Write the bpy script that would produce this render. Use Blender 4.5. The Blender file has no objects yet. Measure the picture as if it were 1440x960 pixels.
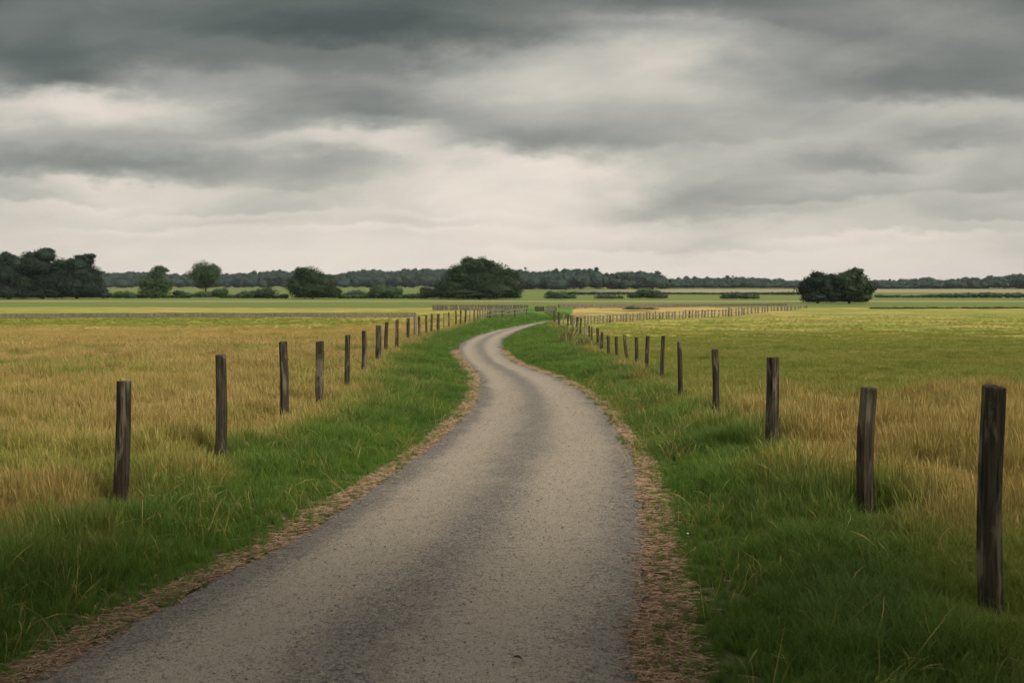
import bpy, math, random
import numpy as np
from mathutils import Vector, noise as mnoise

random.seed(7)
RNG = np.random.default_rng(11)
C = bpy.context.scene.collection
SC = bpy.context.scene
EXPO = 1.3

# ------------------------------------------------------------------ camera
F, CX, CY, HY, H = 1400.0, 720.0, 480.0, 398.0, 1.9
P = math.atan((CY - HY) / F)
cp, sp = math.cos(P), math.sin(P)

def ray(px, py):
    v = np.array([(px - CX), (CY - py) * sp + F * cp, (CY - py) * cp - F * sp])
    return v / np.linalg.norm(v)

# how far the land lies below the lens, by depth
DY = [-50, 0, 12, 17, 21, 30, 50, 67, 100, 200, 400, 900, 1500, 6000]
DD = [1.9, 1.9, 1.9, 2.02, 2.16, 2.38, 2.78, 3.0, 3.15, 3.5, 3.95, 4.4, 4.8, 4.8]
_fy = np.linspace(-50, 6000, 24201)
_fd = np.interp(_fy, DY, DD)
_k = np.hanning(33); _k /= _k.sum()
_fd = np.convolve(np.pad(_fd, 16, mode='edge'), _k, mode='valid')
def prof(y):
    return H - np.interp(y, _fy, _fd)

def hit(px, py, lift=0.0):
    """point of the plain land seen at a place in the view"""
    r = ray(px, py)
    lo, hi = 1.0, 8000.0
    for _ in range(60):
        m = 0.5 * (lo + hi)
        p = r * m
        if H + p[2] > prof(p[1]) + lift: lo = m
        else: hi = m
    p = r * lo
    return float(p[0]), float(p[1])

def up_at(px, py, y):
    """height and x at depth y seen at a place in the view"""
    r = ray(px, py); t = y / r[1]
    return float(r[0] * t), float(H + r[2] * t)

# ------------------------------------------------------------------ lane outline
def edge(pts):
    w = sorted([hit(*p) for p in pts], key=lambda q: q[1])
    return np.array(w)
AL = edge([(67,950),(133,907),(200,867),(267,833),(333,800),(400,770),(480,716),(580,645),(624,612),(650,587),(667,564),(672,543),(669,529),(657,514),(647,502.5),(643,491),(649,482),(667,473),(697,464.6),(743,456),(766,452)])
AR = edge([(878,958),(884,900),(903,800),(907,747),(898,654),(885,625),(867,599),(852,575),(836,561),(811,544),(780,530),(729,512),(711.5,499.6),(707.5,488),(708,479),(713,473.5),(727,466),(745,459),(767,454),(778,452)])
GL = edge([(33,933),(113,893),(167,860),(217,840),(283,800),(327,777),(393,743),(467,703),(580,636),(603,613),(635,589),(653,566),(661,545),(660,527),(649,514),(640,502.5),(636,492),(643,482),(662,472.5),(694,464),(741,455.5),(766,451.5)])
GR = edge([(992,945),(985,873),(966,800),(944,740),(917,654),(895,625),(874,599),(860,575),(842,561),(816,543.5),(784,529),(732,511),(713.5,499.6),(709.5,489),(710,479.5),(716,474),(729,466.5),(746,459.5),(768,454.5),(780,452.5)])
TAIL = [(4.4, 82), (5.0, 86), (6, 100), (8, 130)]
def mkx(e, off, near):
    ys = list(e[:, 1]); xs = list(e[:, 0])
    for x, y in TAIL: ys.append(y); xs.append(x + off * (.35 if y < 84 else 0))
    # behind the lens: run on straight
    s = (xs[3] - xs[0]) / max(ys[3] - ys[0], 1e-3) * near
    ys = [-12.0] + ys; xs = [xs[0] + s * (-12 - ys[1])] + xs
    gy = np.arange(-12, 131, 0.1)
    gx = np.interp(gy, ys, xs)
    # soften more with distance
    k = np.hanning(13); k /= k.sum()
    s1 = np.convolve(np.pad(gx, 6, mode='edge'), k, mode='valid')
    k = np.hanning(37); k /= k.sum()
    s2 = np.convolve(np.pad(gx, 18, mode='edge'), k, mode='valid')
    w = np.clip((gy - 20) / 15, 0, 1)
    return gy, s1 * (1 - w) + s2 * w
_axl, _axr = mkx(AL, -1.1, 0.6), mkx(AR, 1.1, 0.4)
_gxl, _gxr = mkx(GL, -1.4, 0.6), mkx(GR, 1.4, 0.4)
def XAL(y): return np.interp(y, *_axl)
def XAR(y): return np.interp(y, *_axr)
def XGL(y): return .34 * XAL(y) + .66 * np.interp(y, *_gxl)
def XGR(y): return .20 * XAR(y) + .80 * np.interp(y, *_gxr)

# ------------------------------------------------------------------ noise on arrays
class VN:
    def __init__(self, seed):
        self.t = np.random.default_rng(seed).random((256, 256))
    def __call__(self, x, y):
        x = np.asarray(x, float); y = np.asarray(y, float)
        xi = np.floor(x).astype(int); yi = np.floor(y).astype(int)
        fx = x - xi; fy = y - yi
        fx = fx * fx * (3 - 2 * fx); fy = fy * fy * (3 - 2 * fy)
        t = self.t
        a = t[xi & 255, yi & 255]; b = t[(xi + 1) & 255, yi & 255]
        c = t[xi & 255, (yi + 1) & 255]; d = t[(xi + 1) & 255, (yi + 1) & 255]
        return (a * (1 - fx) + b * fx) * (1 - fy) + (c * (1 - fx) + d * fx) * fy
n1, n2, n3, n4 = VN(1), VN(2), VN(3), VN(4)
def fbm(n, x, y, o=3):
    v = 0; a = 0.5; s = 0
    for i in range(o):
        v = v + a * n(x * 2**i + 17 * i, y * 2**i + 31 * i); s += a; a *= .5
    return v / s
def sst(a, b, x):
    t = np.clip((np.asarray(x, float) - a) / (b - a), 0, 1)
    return t * t * (3 - 2 * t)

def height(x, y):
    x = np.asarray(x, float); y = np.asarray(y, float)
    z = prof(y)
    dl = XGL(y) - x; dr = x - XGR(y)
    off = np.maximum(dl, dr)
    m = sst(0.0, 1.2, off) * (1 - sst(140, 200, y))
    b = (fbm(n1, x * .5, y * .5, 3) - .42) * .22
    b = b + 0.06 * sst(0.0, .5, off)
    far = (fbm(n2, x * .06, y * .06, 2) - .5) * .25 * sst(10, 25, off)
    return z + m * b + m * far

# ------------------------------------------------------------------ fences
LP = [  # top x, top y, foot x, foot y, width
 (174,536,168,712,25),(310,499,310,648,18),(398,480,400,594,13.5),(450,480,448,575,13),(489,471,487,556,9),(512,465,511,529,8.2),
 (532.5,457.5,531,511,9),(544,453,543,499,6),(558.5,449.5,558,495,5.5),(574,447,574,482,5.4),(583.5,446,583.5,478,5),(589,445,590,479,4.4),
 (599.5,443,600,472,3.6),(607,441,606,468,3.6),(616.5,441,616.5,467,5),(624.5,440,624.5,463,2.6),(631,439,631,461.5,2.6),(641,437,641,459,2.8),
 (648,436,647.5,458,3),(655,435.5,653.5,456,3.2),(661,435.5,660,455,2.4),(667,435,667,454,2.4)]
RP = [
 (1397,543,1394,850,35),(1222,545,1219.5,722,25),(1086.5,502,1083,641,19),(1005.5,491,1005.5,588,10.8),(955.5,480.5,957.5,563,8),
 (933,472,931,533,6.6),(911,472,910,523,6.4),(895,474,896,519,5.6),(878,471,883.5,513,4.8),(866.5,473,868,504,4.9),(855,472,856,503,5.4),
 (846.5,467,845.5,497,5),(840,461,840.5,491,5),(832.5,460,832.5,487,3),(828.5,458,828.5,485,3),(823,454,822.5,483,4),(817.5,447,816,476,3.2),
 (812.5,446,811,472,4),(805,443,804.5,470,2.6),(799,443,798.5,466,3),(792.5,442,792.5,464,2.6),(785.5,439,786,459,3.6),(779.5,437,780,455.5,3.4)]
def post_place(p):
    x, y = hit(p[2], p[3], 0.15 if p[4] > 6 else 0.09)
    tx, tz = up_at(p[0], p[1], y)
    w = p[4] * y / F
    return x, y, tx, tz, w
LPW = [post_place(p) for p in LP]; RPW = [post_place(p) for p in RP]
def fline(pw, back):
    a = np.array(sorted([(q[1], q[0]) for q in pw]))
    ys = np.concatenate([[-12, a[0, 0] - 2], a[:, 0], [140]]); xs = np.concatenate([[back, a[0, 1] + (back - a[0, 1]) * .15], a[:, 1], [a[-1, 1]]])
    g = np.arange(-12, 140, .25); v = np.interp(g, ys, xs)
    k = np.hanning(15); k /= k.sum()
    return g, np.convolve(np.pad(v, 7, mode='edge'), k, mode='valid')
_fl, _fr = fline(LPW, -8.0), fline(RPW, 2.9)
def XFL(y): return np.interp(y, *_fl)
def XFR(y): return np.interp(y, *_fr)

# ------------------------------------------------------------------ ground cover
def cover(x, y):
    """dry (0 green .. 1 straw coloured), lush (1 on the rich verge), tall (metres)"""
    x = np.asarray(x, float); y = np.asarray(y, float)
    left = x < 0.5 * (XAL(y) + XAR(y))
    off = np.where(left, XGL(y) - x, x - XGR(y))          # from the lane outwards
    fo = np.where(left, XFL(y) - x, x - XFR(y))           # beyond the posts
    wob = (fbm(n3, x * 1.1, y * .8, 3) - .5)
    lo = fbm(n4, x * .16, y * .42, 3); hi = fbm(n2, x * .55, y * .8, 3)
    beyond = sst(-.75, .40, fo + wob * np.where(left, 1.8, 1.1) - .18 * (~left))
    dl = .86 - 2.4 * np.clip(lo - .51, 0, 1) - 1.6 * np.clip(hi - .53, 0, 1) - .18 * sst(58, 76, y) + .12 * sst(16, 24, y)
    dl = dl - .08 * sst(15, 9, y)
    dl = dl - .75 * sst(62, 72, y) * (1 - sst(83, 90, y)) * (.15 + .85 * sst(-4, -22, x))
    dl = dl - .30 * sst(84, 92, y)
    strip = sst(5.4, 7.2, y) * (1 - sst(11, 21, y + wob * 9)) * (1 - sst(5.5, 9, fo + wob * 3))
    dr = .05 + .92 * strip + (1.1 * (hi - .5) + .9 * (lo - .5)) * (1 - .65 * strip) + .16 * sst(36, 60, y) - .10 * sst(60, 20, y) * (1 - strip)
    dr = dr + .55 * sst(88, 96, y) * (1 - sst(125, 135, y)) * (1 - sst(24, 34, x))
    dr = dr * sst(4.8, 6.6, y + wob * 1.6)
    dry = np.where(left, dl, dr) * beyond
    # yellow wisps in the verge by the posts
    fringe = np.exp(-((fo + .25) / .55) ** 2)
    dry = np.clip(np.maximum(dry, fringe * np.clip((hi - .46) * 3.4, 0, .72) * sst(5.5, 9, y)), 0, 1)
    lush = 1 - beyond
    tall = .07 + .16 * sst(0, .9, off) + .06 * fringe
    fld = np.where(left, .29, .16 + .22 * strip)
    fld = fld * (1 - .55 * sst(25, 60, y))
    tall = tall * (1 - beyond) + fld * beyond
    tall = tall * (.48 + .85 * np.clip(n1(x * 1.7, y * 1.7), 0, 1) + .35 * np.clip(n3(x * 4.1, y * 4.1), 0, 1))
    for q in LPW[:8] + RPW[:10]:
        tall = tall * (1 - .62 * np.exp(-(((x - q[0]) / .22) ** 2 + ((y - q[1] + .12) / .30) ** 2)))
    return dry, lush, tall, off, fo

# ------------------------------------------------------------------ helpers
def link(name, me, mat=None, parent=None):
    o = bpy.data.objects.new(name, me); C.objects.link(o)
    if mat is not None:
        for m in (mat if isinstance(mat, (list, tuple)) else [mat]): me.materials.append(m)
    if parent is not None: o.parent = parent
    return o

def npmesh(name, V, Fs, smooth=False, attrs=None, uv=None, mi=None):
    V = np.asarray(V, np.float32); Fs = np.asarray(Fs, np.int32)
    me = bpy.data.meshes.new(name)
    n = Fs.shape[1]
    me.vertices.add(len(V)); me.vertices.foreach_set('co', V.ravel())
    me.loops.add(Fs.size); me.loops.foreach_set('vertex_index', Fs.ravel())
    me.polygons.add(len(Fs))
    me.polygons.foreach_set('loop_start', np.arange(0, Fs.size, n, dtype=np.int32))
    me.polygons.foreach_set('loop_total', np.full(len(Fs), n, np.int32))
    if mi is not None: me.polygons.foreach_set('material_index', np.asarray(mi, np.int32))
    me.update(calc_edges=True)
    me.polygons.foreach_set('use_smooth', np.full(len(Fs), bool(smooth)))
    for k, v in (attrs or {}).items():
        a = me.attributes.new(k, 'FLOAT', 'POINT'); a.data.foreach_set('value', np.asarray(v, np.float32))
    if uv is not None:
        l = me.uv_layers.new(name='UVMap'); l.data.foreach_set('uv', np.asarray(uv, np.float32)[Fs.ravel()].ravel())
    me.validate()
    return me

def tag(o, label=None, cat=None, group=None, kind=None):
    if label: o['label'] = label
    if cat: o['category'] = cat
    if group: o['group'] = group
    if kind: o['kind'] = kind
    return o

def empty(name, loc, label, cat, group=None):
    o = bpy.data.objects.new(name, None); C.objects.link(o); o.location = loc; o.empty_display_size = .2
    return tag(o, label, cat, group)

class MB:
    """quads and triangles gathered into one mesh"""
    def __init__(s): s.v = []; s.f = []
    def ring_loft(s, rings, cap=True):
        b = len(s.v); n = len(rings[0])
        for r in rings: s.v.extend(r)
        for i in range(len(rings) - 1):
            for j in range(n):
                k = (j + 1) % n
                s.f.append((b + i * n + j, b + i * n + k, b + (i + 1) * n + k, b + (i + 1) * n + j))
        if cap:
            s.f.append(tuple(b + (len(rings) - 1) * n + j for j in range(n)))
            s.f.append(tuple(b + n - 1 - j for j in range(n)))
    def box(s, x0, x1, y0, y1, z0, z1, M=None):
        r = [[(x0, y0, z), (x1, y0, z), (x1, y1, z), (x0, y1, z)] for z in (z0, z1)]
        if M: r = [[M(p) for p in q] for q in r]
        s.ring_loft(r)
    def tube(s, pts, rad, n=7):
        rings = []
        for i, p in enumerate(pts):
            p = Vector(p); a = Vector(pts[max(i - 1, 0)]); b = Vector(pts[min(i + 1, len(pts) - 1)])
            d = (b - a).normalized(); u = d.orthogonal().normalized(); w = d.cross(u)
            rings.append([tuple(p + (u * math.cos(t) + w * math.sin(t)) * rad[i]) for t in [2 * math.pi * j / n for j in range(n)]])
        s.ring_loft(rings)
    def build(s, name, mat, parent=None, smooth=False):
        me = bpy.data.meshes.new(name); me.from_pydata(s.v, [], s.f); me.update()
        if smooth: me.polygons.foreach_set('use_smooth', [True] * len(me.polygons))
        return link(name, me, mat, parent)

# ------------------------------------------------------------------ materials
class NT:
    def __init__(s, tree): s.t = tree; s.n = tree.nodes; s.l = tree.links
    def add(s, typ, **kw):
        x = s.n.new(typ)
        for k, v in kw.items():
            if k.startswith('i_'): 
                key = k[2:]
                x.inputs[int(key) if key.isdigit() else key].default_value = v
            else: setattr(x, k, v)
        return x
    def lk(s, a, b): s.l.new(a, b)
    def math(s, op, a, b=None, c=None, clamp=False):
        x = s.n.new('ShaderNodeMath'); x.operation = op; x.use_clamp = clamp
        for i, v in enumerate((a, b, c)):
            if v is None: continue
            if isinstance(v, (int, float)): x.inputs[i].default_value = v
            else: s.l.new(v, x.inputs[i])
        return x.outputs[0]
    def mix(s, fac, a, b, blend='MIX'):
        x = s.n.new('ShaderNodeMix'); x.data_type = 'RGBA'; x.blend_type = blend; x.clamp_factor = True
        for v, i in ((fac, 0), (a, 6), (b, 7)):
            if isinstance(v, (int, float)): x.inputs[i].default_value = v
            elif isinstance(v, tuple): x.inputs[i].default_value = (*v, 1) if len(v) == 3 else v
            else: s.l.new(v, x.inputs[i])
        return x.outputs[2]
    def ramp(s, fac, stops, interp='LINEAR'):
        x = s.n.new('ShaderNodeValToRGB'); cr = x.color_ramp; cr.interpolation = interp
        while len(cr.elements) < len(stops): cr.elements.new(.5)
        for e, (p, c) in zip(cr.elements, stops):
            e.position = p; e.color = (*c, 1) if len(c) == 3 else c
        if fac is not None: s.l.new(fac, x.inputs[0])
        return x.outputs[0]
    def noise(s, vec, scale, detail=4, rough=.55, dist=0.0):
        x = s.n.new('ShaderNodeTexNoise'); x.inputs['Scale'].default_value = scale; x.inputs['Detail'].default_value = detail
        x.inputs['Roughness'].default_value = rough; x.inputs['Distortion'].default_value = dist
        if vec is not None: s.l.new(vec, x.inputs['Vector'])
        return x
    def mapr(s, v, a, b, c=0., d=1., smooth=True):
        x = s.n.new('ShaderNodeMapRange'); x.interpolation_type = 'SMOOTHSTEP' if smooth else 'LINEAR'
        for i, q in enumerate((v, a, b, c, d)):
            if isinstance(q, (int, float)): x.inputs[i].default_value = q
            else: s.l.new(q, x.inputs[i])
        return x.outputs[0]
    def scalev(s, vec, sc):
        x = s.n.new('ShaderNodeVectorMath'); x.operation = 'MULTIPLY'; s.l.new(vec, x.inputs[0]); x.inputs[1].default_value = sc
        return x.outputs[0]

def mat(name):
    m = bpy.data.materials.new(name); m.use_nodes = True
    m.node_tree.nodes.clear()
    t = NT(m.node_tree); out = t.add('ShaderNodeOutputMaterial')
    return m, t, out
def attr(t, name, typ='GEOMETRY'):
    a = t.add('ShaderNodeAttribute'); a.attribute_name = name; a.attribute_type = typ
    return a.outputs['Fac']

GREEN_A, GREEN_B = (.030, .094, .009), (.115, .225, .027)
FIELD_A, FIELD_B = (.135, .180, .021), (.285, .285, .046)
DRY_A, DRY_B = (.25, .168, .043), (.62, .43, .160)

def cover_colour(t, dry, lush, rnd, pos):
    g1 = t.mix(rnd, GREEN_A, GREEN_B)
    g2 = t.mix(rnd, FIELD_A, FIELD_B)
    g = t.mix(lush, g2, g1)
    d = t.mix(rnd, DRY_A, DRY_B)
    return t.mix(dry, g, d)

def blade_material():
    m, t, out = mat('grass_blade')
    dry, lush, tint = attr(t, 'dry', 'INSTANCER'), attr(t, 'lush', 'INSTANCER'), attr(t, 'tint', 'INSTANCER')
    along, br = attr(t, 'along'), attr(t, 'br')
    g = t.add('ShaderNodeNewGeometry')
    r = t.math('ADD', t.math('MULTIPLY', tint, .5), t.math('MULTIPLY', br, .5))
    # single blades turn before the others
    dd = t.math('ADD', dry, t.math('MULTIPLY', t.math('SUBTRACT', br, .5), .5), clamp=True)
    dd = t.mapr(dd, .15, .85)
    col = cover_colour(t, dd, lush, r, g.outputs['Position'])
    col = t.mix(t.math('MULTIPLY', t.math('POWER', along, 3.), .30), col, (.34, .30, .11))
    b = t.add('ShaderNodeBsdfPrincipled'); t.lk(col, b.inputs['Base Color']); b.inputs['Roughness'].default_value = .55
    b.inputs['Specular IOR Level'].default_value = .16
    tr = t.add('ShaderNodeBsdfTranslucent'); t.lk(t.mix(.5, col, (.20, .24, .04)), tr.inputs['Color'])
    mx = t.add('ShaderNodeMixShader'); mx.inputs[0].default_value = .28
    t.lk(b.outputs[0], mx.inputs[1]); t.lk(tr.outputs[0], mx.inputs[2]); t.lk(mx.outputs[0], out.inputs[0])
    return m

def ground_material():
    m, t, out = mat('meadow_soil')
    g = t.add('ShaderNodeNewGeometry'); pos = g.outputs['Position']
    dry, lush, straw = attr(t, 'dry'), attr(t, 'lush'), attr(t, 'straw')
    n_f = t.noise(pos, 14, 5, .65).outputs[0]
    n_m = t.noise(t.scalev(pos, (.35, 1.0, 1.0)), .55, 5, .6).outputs[0]
    n_s = t.noise(t.scalev(pos, (.10, .8, 1.0)), .22, 4, .6).outputs[0]
    sp_ = t.add('ShaderNodeSeparateXYZ'); t.lk(pos, sp_.inputs[0])
    fine = t.mapr(sp_.outputs[1], 15, 40, .45, .08)
    rnd = t.math('ADD', t.math('MULTIPLY', n_f, fine), t.math('MULTIPLY', n_m, t.math('SUBTRACT', 1., fine)))
    rnd = t.mapr(rnd, .30, .70)
    d2 = t.math('ADD', dry, t.math('MULTIPLY', t.math('SUBTRACT', n_s, .5), .7), clamp=True)
    col = cover_colour(t, d2, lush, rnd, pos)
    sy = t.add('ShaderNodeSeparateXYZ'); t.lk(pos, sy.inputs[0])
    Y = t.math('ADD', sy.outputs[1], t.math('MULTIPLY', t.math('SUBTRACT', t.noise(t.scalev(pos, (.05, .05, 0)), 1., 3).outputs[0], .5), 6))
    X = sy.outputs[0]
    def band(a, b, s): return t.math('MULTIPLY', t.mapr(Y, a - s, a + s), t.mapr(Y, b - s, b + s, 1., 0.))
    # the land beyond the posts: mown strips, a pale track, pasture, stubble
    earth = t.mix(n_f, (.030, .030, .012), (.075, .062, .028))
    col = t.mix(t.mapr(sy.outputs[1], 22, 55, .8, 0.), col, earth)
    far = t.mapr(Y, 126, 134)
    past = t.mix(t.noise(t.scalev(pos, (.004, .02, 0)), 1.5, 4, .6).outputs[0], (.085, .125, .022), (.175, .195, .052))
    col = t.mix(far, col, past)
    col = t.mix(band(183, 195, 2), col, (.31, .265, .12))
    col = t.mix(t.math('MULTIPLY', band(430, 640, 40), t.mapr(X, 20, 90)), col, (.29, .235, .145))
    soil = t.mix(t.mapr(n_f, .3, .7), (.040, .027, .016), (.19, .125, .075))
    col = t.mix(t.mapr(t.math('ADD', straw, t.math('MULTIPLY', t.math('SUBTRACT', n_f, .5), .6)), .3, .75), col, soil)
    b = t.add('ShaderNodeBsdfPrincipled'); t.lk(col, b.inputs['Base Color']); b.inputs['Roughness'].default_value = .9
    b.inputs['Specular IOR Level'].default_value = .15
    bp = t.add('ShaderNodeBump'); bp.inputs['Strength'].default_value = .5; bp.inputs['Distance'].default_value = .05
    t.lk(n_f, bp.inputs['Height']); t.lk(bp.outputs[0], b.inputs['Normal'])
    t.lk(b.outputs[0], out.inputs[0])
    return m

def road_material():
    m, t, out = mat('worn_gravel_tarmac')
    g = t.add('ShaderNodeNewGeometry'); pos = g.outputs['Position']
    u = attr(t, 'across')
    wob = t.noise(t.scalev(pos, (1., .35, 1.)), .9, 4, .6).outputs[0]
    uu = t.math('ADD', u, t.math('MULTIPLY', t.math('SUBTRACT', wob, .5), .13))
    tr = t.ramp(uu, [(0, (.0, 0, 0)), (.08, (.05, .05, .05)), (.15, (.75, .75, .75)), (.24, (1.1, 1.1, 1.1)), (.35, (.85, .85, .85)), (.47, (.13, .13, .13)), (.56, (.36, .36, .36)), (.67, (1.0, 1.0, 1.0)), (.78, (.98, .98, .98)), (.88, (.55, .55, .55)), (.96, (.14, .14, .14)), (1., (.05, .05, .05))], 'B_SPLINE')
    n1_ = t.noise(pos, 120, 2, .6).outputs[0]
    n2_ = t.noise(pos, 26, 6, .72).outputs[0]
    n3_ = t.noise(pos, 1.7, 5, .65).outputs[0]
    n4_ = t.noise(pos, 9, 4, .6).outputs[0]
    n5_ = t.noise(pos, 48, 3, .6).outputs[0]
    dust = t.math('ADD', tr, t.math('MULTIPLY', t.math('SUBTRACT', n2_, .5), 1.25))
    dust = t.math('ADD', dust, t.math('MULTIPLY', t.math('SUBTRACT', n4_, .5), .7))
    dust = t.math('ADD', dust, t.math('MULTIPLY', t.math('SUBTRACT', n3_, .5), .6), clamp=True)
    stone = t.mix(t.mapr(n1_, .35, .65), (.092, .080, .064), (.225, .196, .158))
    dcol = t.mix(t.mapr(n1_, .3, .7), (.225, .184, .134), (.385, .322, .236))
    col = t.mix(t.mapr(dust, .0, 1.), stone, dcol)
    # pits between the chippings, fewer where the wheels have packed them
    pit = t.mapr(t.math('SUBTRACT', n5_, t.math('MULTIPLY', tr, .05)), .53, .64)
    col = t.mix(t.math('MULTIPLY', pit, .62), col, (.040, .036, .030))
    pit2 = t.math('MULTIPLY', t.mapr(t.noise(pos, 21, 4, .65, .6).outputs[0], .56, .66), t.mapr(tr, .2, 1., 1., .45))
    col = t.mix(t.math('MULTIPLY', pit2, .5), col, (.050, .044, .036))
    pale = t.mapr(t.noise(pos, 75, 1, .5).outputs[0], .66, .74)
    col = t.mix(t.math('MULTIPLY', pale, .6), col, (.40, .36, .29))
    b = t.add('ShaderNodeBsdfPrincipled'); t.lk(col, b.inputs['Base Color'])
    b.inputs['Roughness'].default_value = .78; b.inputs['Specular IOR Level'].default_value = .32
    h = t.math('ADD', t.math('MULTIPLY', n2_, 1.), t.math('SUBTRACT', t.math('MULTIPLY', n1_, .3), t.math('ADD', t.math('MULTIPLY', pit, .35), t.math('MULTIPLY', pit2, .5))))
    bp = t.add('ShaderNodeBump'); bp.inputs['Strength'].default_value = .9; bp.inputs['Distance'].default_value = .022
    t.lk(h, bp.inputs['Height']); t.lk(bp.outputs[0], b.inputs['Normal'])
    t.lk(b.outputs[0], out.inputs[0])
    return m

def wood_material(name, dark, light, lichen):
    m, t, out = mat(name)
    tc = t.add('ShaderNodeTexCoord'); oi = t.add('ShaderNodeObjectInfo')
    v = t.add('ShaderNodeVectorMath'); v.operation = 'ADD'; t.lk(tc.outputs['Object'], v.inputs[0])
    cmb = t.add('ShaderNodeCombineXYZ'); 
    for i in range(3): t.lk(t.math('MULTIPLY', oi.outputs['Random'], 37. + i * 11), cmb.inputs[i])
    t.lk(cmb.outputs[0], v.inputs[1])
    vec = v.outputs[0]
    grain = t.noise(t.scalev(vec, (1., 1., .045)), 55, 6, .7, .4).outputs[0]
    broad = t.noise(t.scalev(vec, (1., 1., .22)), 9, 4, .6, .8).outputs[0]
    crack = t.mapr(t.noise(t.scalev(vec, (1., 1., .03)), 38, 3, .5).outputs[0], .58, .64)
    col = t.mix(t.mapr(grain, .34, .68), dark, light)
    col = t.mix(t.mapr(broad, .50, .66), col, lichen)
    col = t.mix(t.math('MULTIPLY', crack, .85), col, (.010, .008, .007))
    b = t.add('ShaderNodeBsdfPrincipled'); t.lk(col, b.inputs['Base Color']); b.inputs['Roughness'].default_value = .85
    b.inputs['Specular IOR Level'].default_value = .25
    bp = t.add('ShaderNodeBump'); bp.inputs['Strength'].default_value = .9; bp.inputs['Distance'].default_value = .012
    t.lk(t.math('SUBTRACT', grain, t.math('MULTIPLY', crack, .8)), bp.inputs['Height']); t.lk(bp.outputs[0], b.inputs['Normal'])
    t.lk(b.outputs[0], out.inputs[0])
    return m

def leaf_material(name, a, b_, tr=.2):
    m, t, out = mat(name)
    r = attr(t, 'tint')
    col = t.mix(r, a, b_)
    b = t.add('ShaderNodeBsdfPrincipled'); t.lk(col, b.inputs['Base Color']); b.inputs['Roughness'].default_value = .6
    b.inputs['Specular IOR Level'].default_value = .25
    ts = t.add('ShaderNodeBsdfTranslucent'); t.lk(col, ts.inputs['Color'])
    mx = t.add('ShaderNodeMixShader'); mx.inputs[0].default_value = tr
    t.lk(b.outputs[0], mx.inputs[1]); t.lk(ts.outputs[0], mx.inputs[2]); t.lk(mx.outputs[0], out.inputs[0])
    return m

def plain_material(name, a, b_, scale=30, rough=.9):
    m, t, out = mat(name)
    tc = t.add('ShaderNodeTexCoord')
    n = t.noise(tc.outputs['Object'], scale, 4, .6).outputs[0]
    b = t.add('ShaderNodeBsdfPrincipled'); t.lk(t.mix(t.mapr(n, .35, .65), a, b_), b.inputs['Base Color'])
    b.inputs['Roughness'].default_value = rough; b.inputs['Specular IOR Level'].default_value = .25
    t.lk(b.outputs[0], out.inputs[0])
    return m

def attr_material(name, a, b_, rough=.85):
    m, t, out = mat(name)
    r = attr(t, 'tint')
    b = t.add('ShaderNodeBsdfPrincipled'); t.lk(t.mix(r, a, b_), b.inputs['Base Color']); b.inputs['Roughness'].default_value = rough
    b.inputs['Specular IOR Level'].default_value = .25
    t.lk(b.outputs[0], out.inputs[0])
    return m

M_BLADE = blade_material(); M_GROUND = ground_material(); M_ROAD = road_material()
M_POST = wood_material('weathered_post_wood', (.018, .0132, .0075), (.068, .052, .030), (.145, .122, .078))
M_PALE = wood_material('bleached_paling_wood', (.12, .096, .066), (.25, .21, .152), (.30, .26, .2))
M_GREY = wood_material('grey_board_wood', (.085, .073, .046), (.20, .175, .118), (.25, .22, .155))
M_BARK = plain_material('bark', (.035, .028, .02), (.08, .065, .045), 8)
M_LEAF_DARK = leaf_material('dark_leaves', (.009, .022, .007), (.030, .058, .016))
M_LEAF_MID = leaf_material('mid_leaves', (.024, .052, .017), (.062, .104, .032))
M_LEAF_BLUE = leaf_material('blackish_leaves', (.007, .018, .009), (.019, .038, .017))  # the deepest leaf green, leaning slightly to blue
M_WOODS = leaf_material('far_leaves', (.009, .024, .015), (.026, .052, .026), .1)
M_HEDGE = leaf_material('hedge_leaves', (.020, .042, .015), (.050, .085, .028))
M_WEED = leaf_material('weed_leaves', (.12, .15, .035), (.30, .27, .09), .3)

# ------------------------------------------------------------------ ground sheet
def axis(fine0, fine1, step, lo, hi, g=1.12):
    a = list(np.arange(fine0, fine1 + 1e-6, step))
    s = step; x = fine1
    while x < hi: s *= g; x += s; a.append(min(x, hi))
    s = step; x = fine0
    while x > lo: s *= g; x -= s; a.insert(0, max(x, lo))
    return np.unique(np.array(a))
gx = axis(-12, 11, .16, -1600, 1600, 1.10); gy = axis(2, 46, .22, -40, 2400, 1.07)
GX, GY = np.meshgrid(gx, gy)
dry, lush, tall, off, fo = cover(GX, GY)
strawm = sst(.14, -.06, off + .25 * (fbm(n1, GX * 3, GY * 3, 2) - .5)) * (1 - sst(78, 86, GY))
GZ = height(GX, GY)
# the bed of the lane is let a little into the land
mid_in = np.minimum(GX - XAL(GY), XAR(GY) - GX)
GZ = GZ - .03 * sst(-.10, .06, mid_in) * (GY < 84)
nx, ny = len(gx), len(gy)
ii = np.arange(nx * ny).reshape(ny, nx)
Fq = np.stack([ii[:-1, :-1].ravel(), ii[:-1, 1:].ravel(), ii[1:, 1:].ravel(), ii[1:, :-1].ravel()], 1)
ground = link('ground', npmesh('ground', np.stack([GX.ravel(), GY.ravel(), GZ.ravel()], 1), Fq, True,
              {'dry': dry.ravel(), 'lush': lush.ravel(), 'straw': strawm.ravel()}), M_GROUND)
tag(ground, 'flat open farmland of tan and green fields reaching to the woods', 'ground', kind='structure')

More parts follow.
